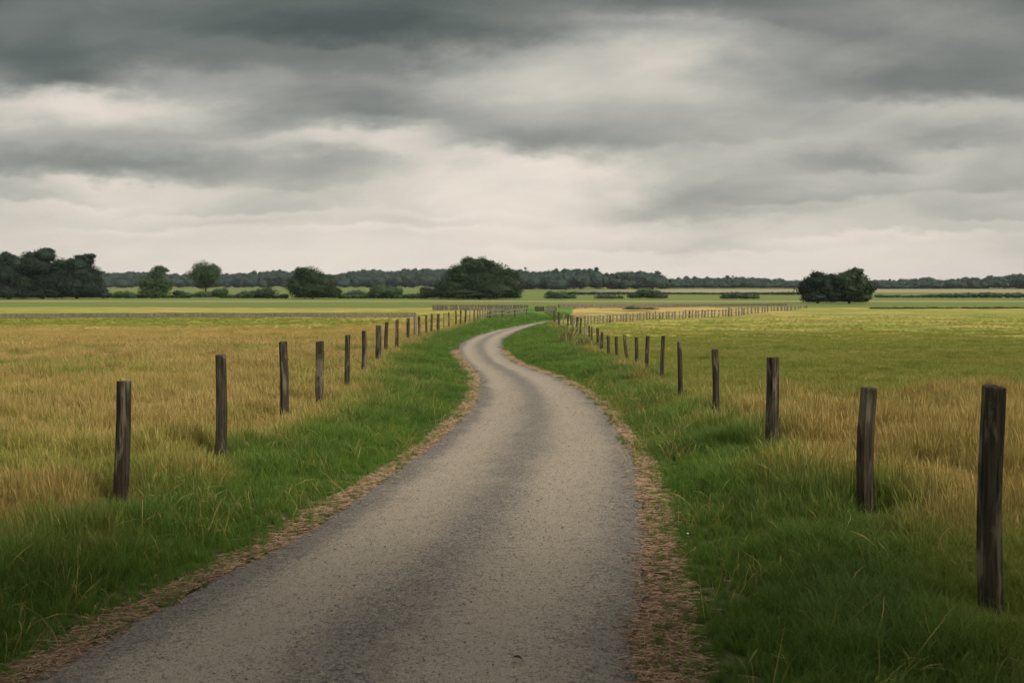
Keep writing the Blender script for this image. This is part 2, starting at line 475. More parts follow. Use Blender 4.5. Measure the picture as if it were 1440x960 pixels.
# ------------------------------------------------------------------ lane
ry = np.concatenate([np.arange(-10, 3, .5), np.arange(3, 40, .12), np.arange(40, 85, .3)])
NU = 31
us = np.linspace(0, 1, NU)
xl, xr = XAL(ry), XAR(ry)
jag = lambda s: (fbm(s, ry * 2.3, ry * 0 + 5, 3) - .5) * .16 * (1 - sst(25, 45, ry))
xl = xl + jag(n1) - .01; xr = xr + jag(n2) + .01
RX = xl[:, None] + (xr - xl)[:, None] * us[None]
RYY = np.repeat(ry[:, None], NU, 1)
crown = .035 * (1 - (2 * us - 1) ** 2)[None] - .02 * np.exp(-((us - .27) / .1) ** 2)[None] - .02 * np.exp(-((us - .73) / .1) ** 2)[None]
edge_drop = -.008 * (np.abs(2 * us - 1) > .999)[None]
RZ = prof(RYY) + .012 + crown + edge_drop + .012 * (fbm(n3, RX * 1.3, RYY * 1.3, 2) - .5)
ii = np.arange(RX.size).reshape(RX.shape)
Fq = np.stack([ii[:-1, :-1].ravel(), ii[:-1, 1:].ravel(), ii[1:, 1:].ravel(), ii[1:, :-1].ravel()], 1)
lane = link('lane', npmesh('lane', np.stack([RX.ravel(), RYY.ravel(), RZ.ravel()], 1), Fq, True, {'across': np.tile(us, len(ry))}), M_ROAD)
tag(lane, 'winding single track lane of worn grey gravel with two pale wheel tracks', 'lane', kind='structure')

# ------------------------------------------------------------------ grass
def blades(seed, nb, spread, hgt, hvar, width, bend, head=0.0, stiff=.25):
    r = np.random.default_rng(seed)
    V = []; Fc = []; al = []; br = []
    S = 4
    for i in range(nb):
        a = r.random() * 6.283; rad = spread * math.sqrt(r.random()); x0, y0 = rad * math.cos(a), rad * math.sin(a)
        th = r.random() * 6.283; h = hgt * (1 - hvar * r.random()); b = bend * (.25 + r.random()) * h
        w = width * (.6 + .8 * r.random()); fa = r.random() * 6.283; q = r.random()
        if head and r.random() < .45: w *= .55; isstalk = True
        else: isstalk = False
        base = len(V)
        for s in range(S + 1):
            u = s / S
            off_ = b * (stiff * u + (1 - stiff) * u * u)
            zz = h * (u - .30 * bend * u * u * u)
            ww = w * (1 - u ** 1.6) if not isstalk else w * (.9 - .3 * u)
            if isstalk and s >= S - 1: ww = w * (2.4 if s == S - 1 else .5) * (1 + head)
            cx, cy = x0 + math.cos(th) * off_, y0 + math.sin(th) * off_
            tw = fa + u * 1.1
            dx, dy = math.cos(tw) * ww / 2, math.sin(tw) * ww / 2
            V += [(cx - dx, cy - dy, zz - .03), (cx + dx, cy + dy, zz - .03)]
            al += [u, u]; br += [q, q]
        for s in range(S):
            k = base + 2 * s
            Fc.append((k, k + 1, k + 3, k + 2))
    return npmesh('tuft', V, Fc, True, {'along': al, 'br': br})

# heights are unit (scaled to the place); widths in proportion
VAR = []
for k in range(3): VAR.append(blades(100 + k, 46, .45, 1.0, .65, .034, .9))                 # 0-2 soft green
for k in range(2): VAR.append(blades(110 + k, 34, .42, 1.15, .6, .030, 1.3, stiff=.1))      # 3-4 drooping
for k in range(3): VAR.append(blades(120 + k, 40, .42, 1.05, .55, .022, .55, head=.5, stiff=.4))  # 5-7 seeding dry
for k in range(3): VAR.append(blades(130 + k, 9, .6, 1.0, .5, .0105, 1.1, head=.4, stiff=.25))   # 8-10 loose wisps
TUFTS = bpy.data.collections.new('grass_tufts')
for i, me in enumerate(VAR):
    me.materials.append(M_BLADE)
    TUFTS.objects.link(bpy.data.objects.new('tuft_%02d' % i, me))

def gn_scatter(name, pts, rot, scl, idx, att, label, cat):
    me = bpy.data.meshes.new(name); me.vertices.add(len(pts)); me.vertices.foreach_set('co', np.asarray(pts, np.float32).ravel())
    def fa(k, v, typ):
        a = me.attributes.new(k, typ, 'POINT')
        a.data.foreach_set('vector' if typ == 'FLOAT_VECTOR' else 'value', np.asarray(v, np.int32 if typ == 'INT' else np.float32).ravel())
    fa('rot', rot, 'FLOAT_VECTOR'); fa('scl', scl, 'FLOAT_VECTOR'); fa('idx', idx, 'INT')
    for k, v in att.items(): fa(k, v, 'FLOAT')
    o = link(name, me, M_BLADE); tag(o, label, cat, kind='stuff')
    ng = bpy.data.node_groups.get('scatter_tufts')
    if ng is None:
        ng = bpy.data.node_groups.new('scatter_tufts', 'GeometryNodeTree')
        ng.interface.new_socket('Geometry', in_out='INPUT', socket_type='NodeSocketGeometry')
        ng.interface.new_socket('Geometry', in_out='OUTPUT', socket_type='NodeSocketGeometry')
        gi = ng.nodes.new('NodeGroupInput'); go = ng.nodes.new('NodeGroupOutput')
        ip = ng.nodes.new('GeometryNodeInstanceOnPoints'); ci = ng.nodes.new('GeometryNodeCollectionInfo')
        ci.inputs['Collection'].default_value = TUFTS; ci.inputs['Separate Children'].default_value = True; ci.inputs['Reset Children'].default_value = True
        def na(k, typ):
            a = ng.nodes.new('GeometryNodeInputNamedAttribute'); a.data_type = typ; a.inputs['Name'].default_value = k; return a.outputs['Attribute']
        ng.links.new(gi.outputs[0], ip.inputs['Points']); ng.links.new(ci.outputs[0], ip.inputs['Instance'])
        ip.inputs['Pick Instance'].default_value = True
        ng.links.new(na('idx', 'INT'), ip.inputs['Instance Index'])
        er = ng.nodes.new('FunctionNodeEulerToRotation'); ng.links.new(na('rot', 'FLOAT_VECTOR'), er.inputs[0])
        ng.links.new(er.outputs[0], ip.inputs['Rotation']); ng.links.new(na('scl', 'FLOAT_VECTOR'), ip.inputs['Scale'])
        ng.links.new(ip.outputs[0], go.inputs[0])
    md = o.modifiers.new('tufts', 'NODES'); md.node_group = ng
    return o

def scatter_ring(d0, d1, dens, wide):
    """points per square metre between two depths, across what the lens takes in and a little more"""
    out = []
    hw = .56 * d1 + 2.2
    n = int(dens * (d1 - d0) * 2 * hw)
    x = RNG.uniform(-hw, hw, n); y = RNG.uniform(d0, d1, n)
    k = np.abs(x) < .56 * y + 2.2
    x, y = x[k], y[k]
    dry, lush, tall, off, fo = cover(x, y)
    # thin out on the straw beside the lane and stop at the tarmac
    k = off > -.13 + .30 * (fbm(n2, x * 2.2, y * 2.2, 3) - .5)
    k &= ~((off < .0) & (RNG.random(len(x)) < .35))
    k |= (off > -.42) & (off < 0) & (RNG.random(len(x)) < .05) & (x < XAL(y) - .02) | (off > -.42) & (off < 0) & (RNG.random(len(x)) < .05) & (x > XAR(y) + .02)
    k &= (y < 45) | (RNG.random(len(x)) < sst(112, 50, y)) | (off < 1.5)
    x, y, dry, lush, tall, off, fo = [a[k] for a in (x, y, dry, lush, tall, off, fo)]
    N = len(x)
    z = height(x, y)
    rot = np.stack([RNG.normal(0, .13, N), RNG.normal(0, .13, N), RNG.uniform(0, 6.283, N)], 1)
    h = tall * RNG.uniform(.75, 1.3, N)
    w = np.minimum(np.maximum(h * .55, .06), .2) * wide
    scl = np.stack([w, w, h], 1)
    isd = RNG.random(N) < np.clip(dry * 1.1, 0, 1)
    idx = np.where(isd, RNG.integers(5, 8, N), np.where(RNG.random(N) < .3, RNG.integers(3, 5, N), RNG.integers(0, 3, N)))
    tn = np.clip(.55 * RNG.random(N) + 1.5 * (fbm(n4, x * .9, y * .9, 3) - .5) + .28 + .6 * (fbm(n1, x * 3.1, y * 3.1, 2) - .5), 0, 1)
    return x, y, z, rot, scl, idx, dry, lush, tn, fo

parts = [scatter_ring(2.6, 7, 480, .75), scatter_ring(7, 12, 420, .75), scatter_ring(12, 20, 260, .85), scatter_ring(20, 34, 120, 1.2),
         scatter_ring(34, 60, 40, 1.8), scatter_ring(60, 100, 9, 3.2)]
def wisps(d0, d1, dens, hh, near_fence):
    # taller seeding stalks and arching blades standing out of the sward
    p = list(scatter_ring(d0, d1, dens, 1.0))
    x, y, fo = p[0], p[1], p[9]; N = len(x)
    k = RNG.random(N) < (np.exp(-((fo + .1) / near_fence) ** 2) * np.clip(fbm(n2, x * 1.3, y * 1.3, 2) * 2.4 - .8, 0, 1) + .02)
    p = [a[k] for a in p]; N = k.sum()
    h = hh * RNG.uniform(.6, 1.25, N)
    for q in LPW[:8] + RPW[:10]: h = h * (1 - .6 * np.exp(-(((p[0] - q[0]) / .2) ** 2 + ((p[1] - q[1] + .12) / .28) ** 2)))
    p[4] = np.stack([h * .5, h * .5, h], 1); p[3][:, :2] += RNG.normal(0, .28, (N, 2))
    p[5] = RNG.integers(8, 11, N); p[6] = np.clip(RNG.normal(.44, .28, N), 0, 1); p[7] = np.full(N, .6); p[8] = RNG.uniform(.55, 1, N)
    return p
parts += [wisps(3.2, 9, 170, .40, 1.0), wisps(9, 22, 120, .44, 1.0), wisps(22, 45, 24, .5, .9)]
A = [np.concatenate([p[i] for p in parts]) for i in range(10)]
x, y, z, rot, scl, idx, dry, lush, tint, fo = A
left = x < 0.5 * (XAL(y) + XAR(y)); verge = fo < 0
for nm, sel, lab in (
    ('verge_grass', verge & left, 'lush green grass of the verge between the left posts and the lane'),
    ('verge_grass', verge & ~left, 'lush green grass of the verge between the lane and the right posts'),
    ('field_grass', ~verge & left, 'tall dry tan grass of the field beyond the left posts'),
    ('field_grass', ~verge & ~left, 'yellow green and straw coloured grass of the field beyond the right posts')):
    gn_scatter(nm, np.stack([x, y, z], 1)[sel], rot[sel], scl[sel], idx[sel], {'dry': dry[sel], 'lush': lush[sel], 'tint': tint[sel]}, lab, 'grass')

# ------------------------------------------------------------------ straw beside the lane, loose chippings on it
def sticks(name, N, label):
    V = []; Fc = []; tn = []
    side = RNG.random(N) < .5
    d = 3.0 + 34 * RNG.random(N) ** 1.9
    k = 0
    for i in range(N):
        y = d[i]
        a, b = (float(XAL(y)) + .03, float(XGL(y)) - .06) if side[i] else (float(XAR(y)) - .03, float(XGR(y)) + .06)
        if n1(np.array([y * 1.9]), np.array([3. + 9 * side[i]]))[0] < random.random() * .75: y += random.uniform(-.4, .4)
        x = a + (b - a) * random.random() ** .8
        if random.random() < .12: x += random.gauss(0, .12)
        L = random.uniform(.015, .065) * (1 + y / 16); w = random.uniform(.0006, .0016) * (1 + y / 7)
        th = random.gauss(0, .7); tilt = random.gauss(0, .10)
        z = float(max(prof(y) + .016, height(x, y) + .008)) + random.random() * .010
        c, s = math.cos(th), math.sin(th); dx, dy, dz = c * L / 2, s * L / 2, tilt * L / 2
        wx, wy = -s * w, c * w
        V += [(x - dx - wx, y - dy - wy, z - dz), (x + dx - wx, y + dy - wy, z + dz), (x + dx + wx, y + dy + wy, z + dz + .002), (x - dx + wx, y - dy + wy, z - dz + .002), (x, y, z + .002 + w)]
        Fc += [(k, k + 1, k + 4), (k + 1, k + 2, k + 4), (k + 2, k + 3, k + 4), (k + 3, k, k + 4)]
        tn += [random.random()] * 5; k += 5
    o = link(name, npmesh(name, V, Fc, False, {'tint': tn}), attr_material('dead_straw', (.075, .047, .026), (.41, .265, .160)))
    tag(o, label, 'straw', kind='stuff')
sticks('straw', 30000, 'fallen straw and dead stalks strewn along both edges of the lane')

def stones(N):
    V = []; Fc = []; tn = []; k = 0
    for i in range(N):
        y = 3.6 + 16 * random.random() ** 1.7
        a, b = float(XAL(y)), float(XAR(y)); u = random.random()
        if random.random() < .45: u = random.choice((random.gauss(.02, .05), random.gauss(.98, .05), random.gauss(.48, .07)))
        x = a + (b - a) * u
        r = random.uniform(.002, .0065) * (1.6 if random.random() < .05 else 1)
        z = float(prof(y)) + .012 + .035 * (1 - (2 * u - 1) ** 2) - .006 if 0 < u < 1 else float(height(x, y)) + .005
        for (ax, ay, az) in ((1, .1, 0), (-.1, 1, .1), (-1, 0, -.05), (0, -.9, .1), (0.1, 0, .75), (0, 0, -.6)):
            V.append((x + r * ax * random.uniform(.7, 1.3), y + r * ay * random.uniform(.7, 1.3), z + r * az * random.uniform(.7, 1.2)))
        for j in range(4):
            Fc += [(k + j, k + (j + 1) % 4, k + 4), (k + (j + 1) % 4, k + j, k + 5)]
        q = random.random() ** 2.2
        if random.random() < .004: q = 1.6
        tn += [q] * 6; k += 6
    o = link('gravel', npmesh('gravel', V, Fc, False, {'tint': tn}), attr_material('loose_chippings', (.07, .066, .06), (.34, .30, .25)))
    tag(o, 'fine loose chippings scattered over the lane', 'gravel', kind='stuff')
stones(9000)

# a dead leaf on the lane and a white stone at its edge
lx, ly = hit(727, 939); V = []; Q = []
for i in range(9):
    u = i / 8; wdt = .013 * math.sin(math.pi * min(1, u * 1.02)) ** .8 + .0006; zz = .003 + .004 * math.sin(u * 3.0)
    for k in (-1, -.5, 0, .5, 1): V.append(((u - .5) * .056, k * wdt + .004 * math.sin(u * 2.4), zz + .007 * abs(k) * math.sin(math.pi * u)))
for i in range(8):
    for k in range(4): Q.append((5 * i + k, 5 * i + k + 1, 5 * i + k + 6, 5 * i + k + 5))
lf = link('fallen_leaf', npmesh('fallen_leaf', V, Q, True), plain_material('dead_leaf', (.018, .012, .008), (.05, .032, .018), 60))
lf.location = (lx, ly, float(prof(ly)) + .046); lf.rotation_euler = (.1, .05, -.25)
tag(lf, 'small dark curled dead leaf lying on the lane near the bottom of the view', 'leaf')
wx, wy = hit(967, 763); mb = MB(); rs = random.Random(5); rings = []
for i in range(5):
    f = math.pi * (i + .5) / 5
    rings.append([(.009 * math.sin(f) * math.cos(q) * rs.uniform(.8, 1.2), .007 * math.sin(f) * math.sin(q) * rs.uniform(.8, 1.2), -.005 * math.cos(f)) for q in [j * math.pi / 4 for j in range(8)]])
mb.ring_loft(rings); ws_ = mb.build('stone', plain_material('white_stone', (.55, .53, .48), (.75, .73, .68), 90), smooth=True)
ws_.location = (wx, wy, float(height(wx, wy)) + .07)
tag(ws_, 'tiny white stone at the grass edge on the right side of the lane', 'stone')

# ------------------------------------------------------------------ posts
def post_mesh(seed, w, h, lean_x, n=10, rings=9, square=.6):
    r = random.Random(seed)
    mb = MB()
    ph = r.random() * 6.28; sq = square * r.uniform(.7, 1.15); depth = r.uniform(.85, 1.1)
    base_r = []
    for j in range(n):
        t = 2 * math.pi * j / n
        c, s = abs(math.cos(t)), abs(math.sin(t)); boxy = 1 / max(c, s)
        base_r.append((1 + (boxy - 1) * sq * .8) * (1 + r.uniform(-.06, .06)))
    bowx, bowy = r.uniform(-.18, .18) * w, r.uniform(-.1, .1) * w
    zs = [-.35 + (h + .35) * i / (rings - 1) for i in range(rings)]
    zs = zs[:-1] + [h - .03 * h, h - .008, h]
    R = []
    for i, z in enumerate(zs):
        u = max(0, z / h); k = 1.06 - .08 * u
        if i == len(zs) - 1: k *= .93
        wobx = bowx * math.sin(math.pi * u) + lean_x * u
        woby = bowy * math.sin(math.pi * u * 1.3)
        ring = []
        for j in range(n):
            t = 2 * math.pi * j / n + ph * .06
            q = base_r[j] * k * (1 + .07 * (mnoise.noise(Vector((math.cos(t) * 1.3 + seed, math.sin(t) * 1.3, z * 2.2)))))
            zz = z
            if i >= len(zs) - 2: zz += w * .035 * math.cos(t - ph) + r.uniform(-.004, .004)
            ring.append((wobx + math.cos(t) * q * w / 2 * .93, woby + math.sin(t) * q * w / 2 * depth * .93, zz))
        R.append(ring)
    mb.ring_loft(R)
    return mb

ORD = 'first second third fourth fifth sixth seventh eighth ninth tenth eleventh twelfth thirteenth fourteenth fifteenth sixteenth seventeenth eighteenth nineteenth twentieth twenty-first twenty-second twenty-third'.split()
LLAB = {0: 'nearest post left of the lane, dark and tipping right, grey streak down its face',
        1: 'straight square-topped dark post, second along the left side of the lane',
        2: 'slim greyish slightly bowed post, third along the left side of the lane',
        3: 'dark reddish brown post, fourth along the left side of the lane',
        4: 'slim pale grey post, fifth along the left side of the lane',
        6: 'thicker short post, seventh along the left verge, close before a thinner one'}
RLAB = {0: 'thickest and tallest post, nearest on the right, at the edge of the view',
        1: 'stout dark post with pale bare wood down its right side, right of the lane',
        2: 'dark post leaning slightly right, third along the right side of the lane',
        3: 'upright cracked dark post, fourth along the right side of the lane',
        4: 'slim crooked post with a light right edge, fifth along the right verge',
        8: 'thin post tilted to the left at its top, ninth along the right verge'}
def posts(pw, lab, side, grp, s0):
    for i, (x, y, tx, tz, w) in enumerate(pw):
        z0 = float(height(x, y)); h = tz - z0
        near = y < 40
        mb = post_mesh(s0 + i, w * .9, h, tx - x, n=14 if near else 8, rings=14 if near else 6)
        o = mb.build('fence_post', M_POST if (i % 5 or near) else M_PALE, smooth=False)
        o.location = (x, y, z0)
        tag(o, lab.get(i, '%s post from the front in the %s row of wooden posts beside the lane' % (ORD[i], side)), 'post', grp)
posts(LPW, LLAB, 'left', 'wooden posts along the left verge', 300)
posts(RPW, RLAB, 'right', 'wooden posts along the right verge', 400)

# ------------------------------------------------------------------ fences further off
def fence_run(name, label, pts_px, spacing_px, w_px, mat_p, rails, picket='picket', jit=.08, railw=.05, board=False, mat_r=None, dark_every=0):
    """pts_px: (x, top y, foot y) along the fence"""
    P3 = []
    for (px, ty, by) in pts_px:
        x, y = hit(px, by); _, tz = up_at(px, ty, y); P3.append((px, x, y, tz))
    P3 = np.array(P3)
    pxs = np.arange(P3[0, 0], P3[-1, 0] + .1, spacing_px)
    root = empty(name, (float(P3[0, 1]), float(P3[0, 2]), float(height(P3[0, 1], P3[0, 2]))), label, 'fence')
    o0 = Vector(root.location)
    r = random.Random(len(label))
    line = []
    for i, px in enumerate(pxs):
        q = px + r.uniform(-.25, .25) * spacing_px * (0 < i < len(pxs) - 1)
        x, y, tz = [float(np.interp(q, P3[:, 0], P3[:, k])) for k in (1, 2, 3)]
        z0 = float(height(x, y)); h = (tz - z0) * (1 + r.uniform(-jit, jit)); w = w_px * y / F * r.uniform(.8, 1.25)
        mb = post_mesh(900 + i, w, h, r.uniform(-.05, .05) * h, n=6, rings=4)
        dk = dark_every and i % dark_every == 0
        p = mb.build(picket, M_POST if dk else mat_p, root); p.location = Vector((x, y, z0)) - o0
        line.append((x, y, z0, h, w))
    for (fr, hh) in rails:
        mb = MB()
        for a, b in zip(line[:-1], line[1:]):
            d = Vector((b[0] - a[0], b[1] - a[1], 0)).normalized(); n_ = Vector((d.y, -d.x, 0)); 
            if n_.y > 0: n_ = -n_
            def M(p, a=a, b=b, n_=n_):
                u, v, s = p; e = a if u == 0 else b
                zz = e[2] + e[3] * fr + s
                return tuple(Vector((e[0], e[1], zz)) + n_ * (v + e[4] * .5) - o0)
            mb.box(0, 1, 0.004, .03, -hh / 2, hh / 2, M)
        mb.build('rail', mat_r or mat_p, root)
    return root

fence_run('paling_fence', 'long fence of close-set pale palings curving right across the green field',
          [(803,443.5,459),(818,444,457.5),(840,443.6,456),(865,441.8,454.5),(905,439.5,451.5),(950,437,449.5),(1000,435.2,447.5),(1050,432,443.5),(1090,430,438.5),(1135,429,433.5)],
          4.6, 2.3, M_PALE, [(.86, .07), (.45, .06)], dark_every=12)
fence_run('paling_fence', 'short run of close palings at the far left end of the lane before the bend',
          [(672,435.2,453),(690,434.8,451),(712,434.2,448.5),(740,433,444.5)], 3.4, 1.9, M_PALE, [(.9, .09), (.5, .06)], dark_every=5)
fence_run('board_fence', 'low grey board fence running straight across the tan field on the left',
          [(-60,441.5,448.6),(100,440.8,448.4),(300,440,448),(452,439.9,447.8),(602,439.5,447.5)], 46, 3, M_GREY,
          [(.94, .09), (.66, .15), (.30, .15)], picket='post', jit=.02, dark_every=3)
fence_run('board_fence', 'grey plank fence standing behind the posts where the lane turns',
          [(610,428.3,437.4),(660,428.2,437.2),(745,428.3,436.6)], 3.3, 3.4, M_GREY, [(.8, .08), (.25, .08)], picket='plank', jit=.03)
fence_run('board_fence', 'weathered grey fence line beyond the ochre strip, behind the paling fence',
          [(786,427.8,434.5),(900,427.8,433.4),(1010,427.4,431.8),(1110,427.2,431)], 20, 2.6, M_GREY, [(.9, .12), (.62, .17), (.28, .17)], picket='post', jit=.03)

def gate(label, px0, px1, ty, by, m, nb):
    x0, y0 = hit(px0, by); x1, _ = up_at(px1, by, y0); _, tz = up_at(px0, ty, y0); z0 = float(prof(y0)); h = tz - z0; W = x1 - x0
    r = empty('field_gate', (x0, y0, z0), label, 'gate')
    for i in range(nb):
        mb = MB(); a = W * (i + .08) / nb; b = W * (i + .92) / nb
        mb.box(a, b, -.02, .02, .06, h * (1 + .04 * (i % 2))); mb.build('board', m, r)
    for f in (.22, .8):
        mb = MB(); mb.box(0, W, .022, .06, h * f - .06, h * f + .06); mb.build('rail', m, r)
gate('small dark boarded gate closing the grey fence at the end of the lane', 752, 765.5, 431, 438.4, M_POST, 5)
gate('pale boarded gate beside the dark gate at the end of the lane', 767, 783, 430, 440, M_GREY, 6)

# ------------------------------------------------------------------ trees
def leaf_cloud(lobes, leaf, dens, seed, shell=.55, floor=None, core=.8, rag=.35, sub=0):
    """lobes: centre (x,y,z), radii (rx,ry,rz)"""
    r = np.random.default_rng(seed); V = []; Q = []; T = []
    nb = 0
    if sub:
        fine = []
        for c, rad in lobes:
            c = np.array(c); rad = np.array(rad); fine.append((c, rad * .84, 1))
            for k in range(sub):
                d = r.normal(size=3); d /= np.linalg.norm(d); d[2] = abs(d[2]) * .9 - .25
                q = r.uniform(.26, .46)
                fine.append((c + d * rad * r.uniform(.66, .92), np.full(3, rad.mean() * q) * r.uniform(.85, 1.2, 3), 0))
        lobes = fine
    for li, (c, rad, *big) in enumerate(lobes):
        c = np.array(c); rad = np.array(rad)
        area = 4 * math.pi * ((rad[0] * rad[1]) ** 1.6 / 3 + (rad[0] * rad[2]) ** 1.6 / 3 + (rad[1] * rad[2]) ** 1.6 / 3) ** (1 / 1.6)
        N = max(30, int(dens * area / (leaf * leaf)))
        d = r.normal(size=(N, 3)); d /= np.linalg.norm(d, axis=1)[:, None]
        # bumpy shell
        bump = np.array([mnoise.noise(Vector((q * 2.1 + li * 3.3).tolist())) + .5 * mnoise.noise(Vector((q * 4.7 + li * 7.).tolist())) for q in d])
        rr = (1 + rag * .6 * bump) * (1 - shell * r.random(N) ** 1.8)
        out = r.random(N) < .11; rr[out] *= 1 + .25 * r.random(out.sum())
        p = c + d * rr[:, None] * rad
        if floor is not None:
            p[:, 2] = np.where(p[:, 2] < floor, floor + r.random(N) * rad[2] * .35, p[:, 2])
        nrm = d * .75 + r.normal(size=(N, 3)) * .6 + np.array([0, 0, .35]); nrm /= np.linalg.norm(nrm, axis=1)[:, None]
        a = np.cross(nrm, r.normal(size=(N, 3))); a /= np.linalg.norm(a, axis=1)[:, None]; b = np.cross(nrm, a)
        s = leaf * r.uniform(.5, 1.15, N)[:, None]
        quad = np.stack([p - a * s * .5, p + b * s * .32, p + a * s * .5, p - b * s * .32], 1)
        V.append(quad.reshape(-1, 3)); T.append(np.repeat(np.clip(.5 + .55 * bump + r.normal(0, .22, N), 0, 1), 4))
        Q.append(nb + np.arange(4 * N).reshape(N, 4)); nb += 4 * N
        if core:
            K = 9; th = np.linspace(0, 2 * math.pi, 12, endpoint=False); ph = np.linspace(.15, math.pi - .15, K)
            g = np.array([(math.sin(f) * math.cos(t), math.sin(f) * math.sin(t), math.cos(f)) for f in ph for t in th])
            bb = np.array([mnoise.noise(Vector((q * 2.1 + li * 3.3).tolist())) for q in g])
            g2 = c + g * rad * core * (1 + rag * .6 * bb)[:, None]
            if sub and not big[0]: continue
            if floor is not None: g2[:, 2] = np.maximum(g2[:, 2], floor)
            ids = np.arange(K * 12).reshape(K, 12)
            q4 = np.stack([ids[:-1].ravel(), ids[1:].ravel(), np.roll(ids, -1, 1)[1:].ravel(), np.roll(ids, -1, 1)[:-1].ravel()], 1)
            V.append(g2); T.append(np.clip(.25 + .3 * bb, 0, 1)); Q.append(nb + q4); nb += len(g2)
    return np.concatenate(V), np.concatenate(Q), np.concatenate(T)

def tree(name, label, cat, base_px, base_py, lobes_px, mtl, leaf=.34, dens=1.0, group=None, seed=1, d=None, trunk=True, floor_px=None, core=.86, rag=.4, shell=.45, crown_name='crown', sub=12, grow=1.16):
    r = random.Random(seed)
    x0, y0 = hit(base_px, base_py)
    z0 = float(height(x0, y0))
    root = empty(name, (x0, y0, z0), label, cat, group)
    L = []
    for (px, py, rx, ry) in lobes_px:
        X, Z = up_at(px, py, y0); k = y0 / F
        dep = r.uniform(-.55, .55) * rx * k
        L.append(((X - x0, dep, Z - z0), (grow * rx * k, grow * rx * k * r.uniform(.85, 1.1), grow * ry * k)))
    fl = .25 if floor_px is None else up_at(base_px, floor_px, y0)[1] - z0
    V, Q, T = leaf_cloud(L, leaf, dens, seed, floor=fl, core=core, rag=rag, shell=shell, sub=sub)
    link(crown_name, npmesh(crown_name, V, Q, False, {'tint': T}), mtl, root)
    if trunk:
        top = max(l[0][2] for l in L); tr = max(.12, top * .032)
        mb = MB(); wob = lambda a: r.uniform(-a, a)
        pts = [(0, 0, -.4), (wob(.1), wob(.1), top * .22), (wob(.3), wob(.3), top * .5), (wob(.5), wob(.5), top * .85)]
        mb.tube(pts, [tr * 1.5, tr, tr * .75, tr * .25])
        for l in L:
            c = Vector(l[0]); s = Vector(pts[1]).lerp(Vector(pts[2]), r.random())
            m_ = s.lerp(c, .5) + Vector((0, 0, .25 * abs(c.x - s.x)))
            mb.tube([tuple(s), tuple(m_), tuple(c)], [tr * .5, tr * .32, tr * .08], 5)
        mb.build('trunk', M_BARK, root, True)
    return root

TG = 'trees along the field edge'
# left clump
tree('tree', 'dark rounded tree cut by the left edge of the view', 'tree', 12, 420.5, [(5,386,22,22),(20,372,16,15),(-6,366,20,13),(24,398,22,17),(4,406,26,14),(18,412,26,8),(8,360,8,7)], M_LEAF_BLUE, group=TG, seed=21)
tree('tree', 'tallest dark tree of the clump at the left, with a knobbly double top', 'tree', 60, 420.2, [(40,366,13,14),(67,360,14,12),(55,375,24,16),(50,392,26,18),(72,396,22,20),(54,408,26,12),(46,413,26,7),(76,412,20,8),(22,412,16,7),(67,354,8,6)], M_LEAF_BLUE, group=TG, seed=22)
tree('tree', 'dark tree with an open ragged top at the right end of the left clump', 'tree', 108, 420, [(98,376,18,15),(120,366,11,10),(112,384,22,18),(122,394,19,18),(104,402,24,16),(128,406,16,13),(90,392,15,17),(88,380,9,9),(84,374,12,11),(112,373,17,11),(30,380,13,12),(108,411,24,8),(88,410,14,9),(127,360,6,4),(110,362,6,4)], M_LEAF_BLUE, group=TG, seed=23, shell=.7)
tree('bush', 'low dark bush under the left clump, spilling out on its right', 'bush', 138, 419.8, [(136,412,15,9),(148,415,11,6),(124,414,12,7)], M_LEAF_BLUE, trunk=False, seed=24)
# lone trees
tree('tree', 'mid green tree with a lopsided tuft on top, right of the dark clump', 'tree', 214, 419.4, [(214,398,17,15),(206,406,14,12),(226,405,13,13),(222,384,9,8),(216,412,20,8),(231,380,6,4),(224,377,7,3.5)], M_LEAF_MID, group=TG, seed=25, dens=1.1, core=.6)
tree('tree', 'round-headed tree on a visible trunk standing alone in the pasture', 'tree', 289, 416, [(288,379,17,11),(278,385,12,10),(299,386,12,11),(289,392,17,12),(285,401,9,7),(300,378,7,6)], M_LEAF_MID, group=TG, seed=26, floor_px=408, dens=1.1, core=.55)
tree('tree', 'broad domed dark tree with foliage down to the ground, left of the big tree', 'tree', 440, 420, [(432,390,20,14),(450,398,18,16),(420,402,16,15),(440,408,30,12),(444,414,28,6),(466,411,12,9),(428,383,12,8)], M_LEAF_DARK, group=TG, seed=27)
tree('tree', 'largest rounded tree with a massive dark crown at the middle of the fields', 'tree', 674, 420.6, [(668,376,22,13),(690,384,24,16),(650,388,22,17),(672,396,36,20),(708,398,22,18),(640,404,24,14),(690,408,36,13),(660,413,40,8),(712,413,20,8),(622,412,16,8),(722,404,13,14),(660,368,13,6),(684,372,12,8),(716,388,12,9)], M_LEAF_DARK, group=TG, seed=28, leaf=.36)
tree('tree', 'lower rounded tree on the left of the close pair at the right', 'tree', 1150, 427, [(1148,396,17,11),(1136,405,14,14),(1160,406,18,16),(1146,418,20,9),(1168,414,16,12),(1150,387,10,5),(1170,396,14,13),(1172,405,13,14),(1172,414,12,10)], M_LEAF_BLUE, group=TG, seed=29)
tree('tree', 'taller rounded tree on the right of the close pair at the right', 'tree', 1194, 427, [(1196,390,17,12),(1182,396,16,14),(1208,400,15,15),(1194,408,24,16),(1216,410,10,13),(1190,419,26,8),(1210,418,16,8),(1203,383,9,6),(1226,404,7,9)], M_LEAF_DARK, group=TG, seed=30)
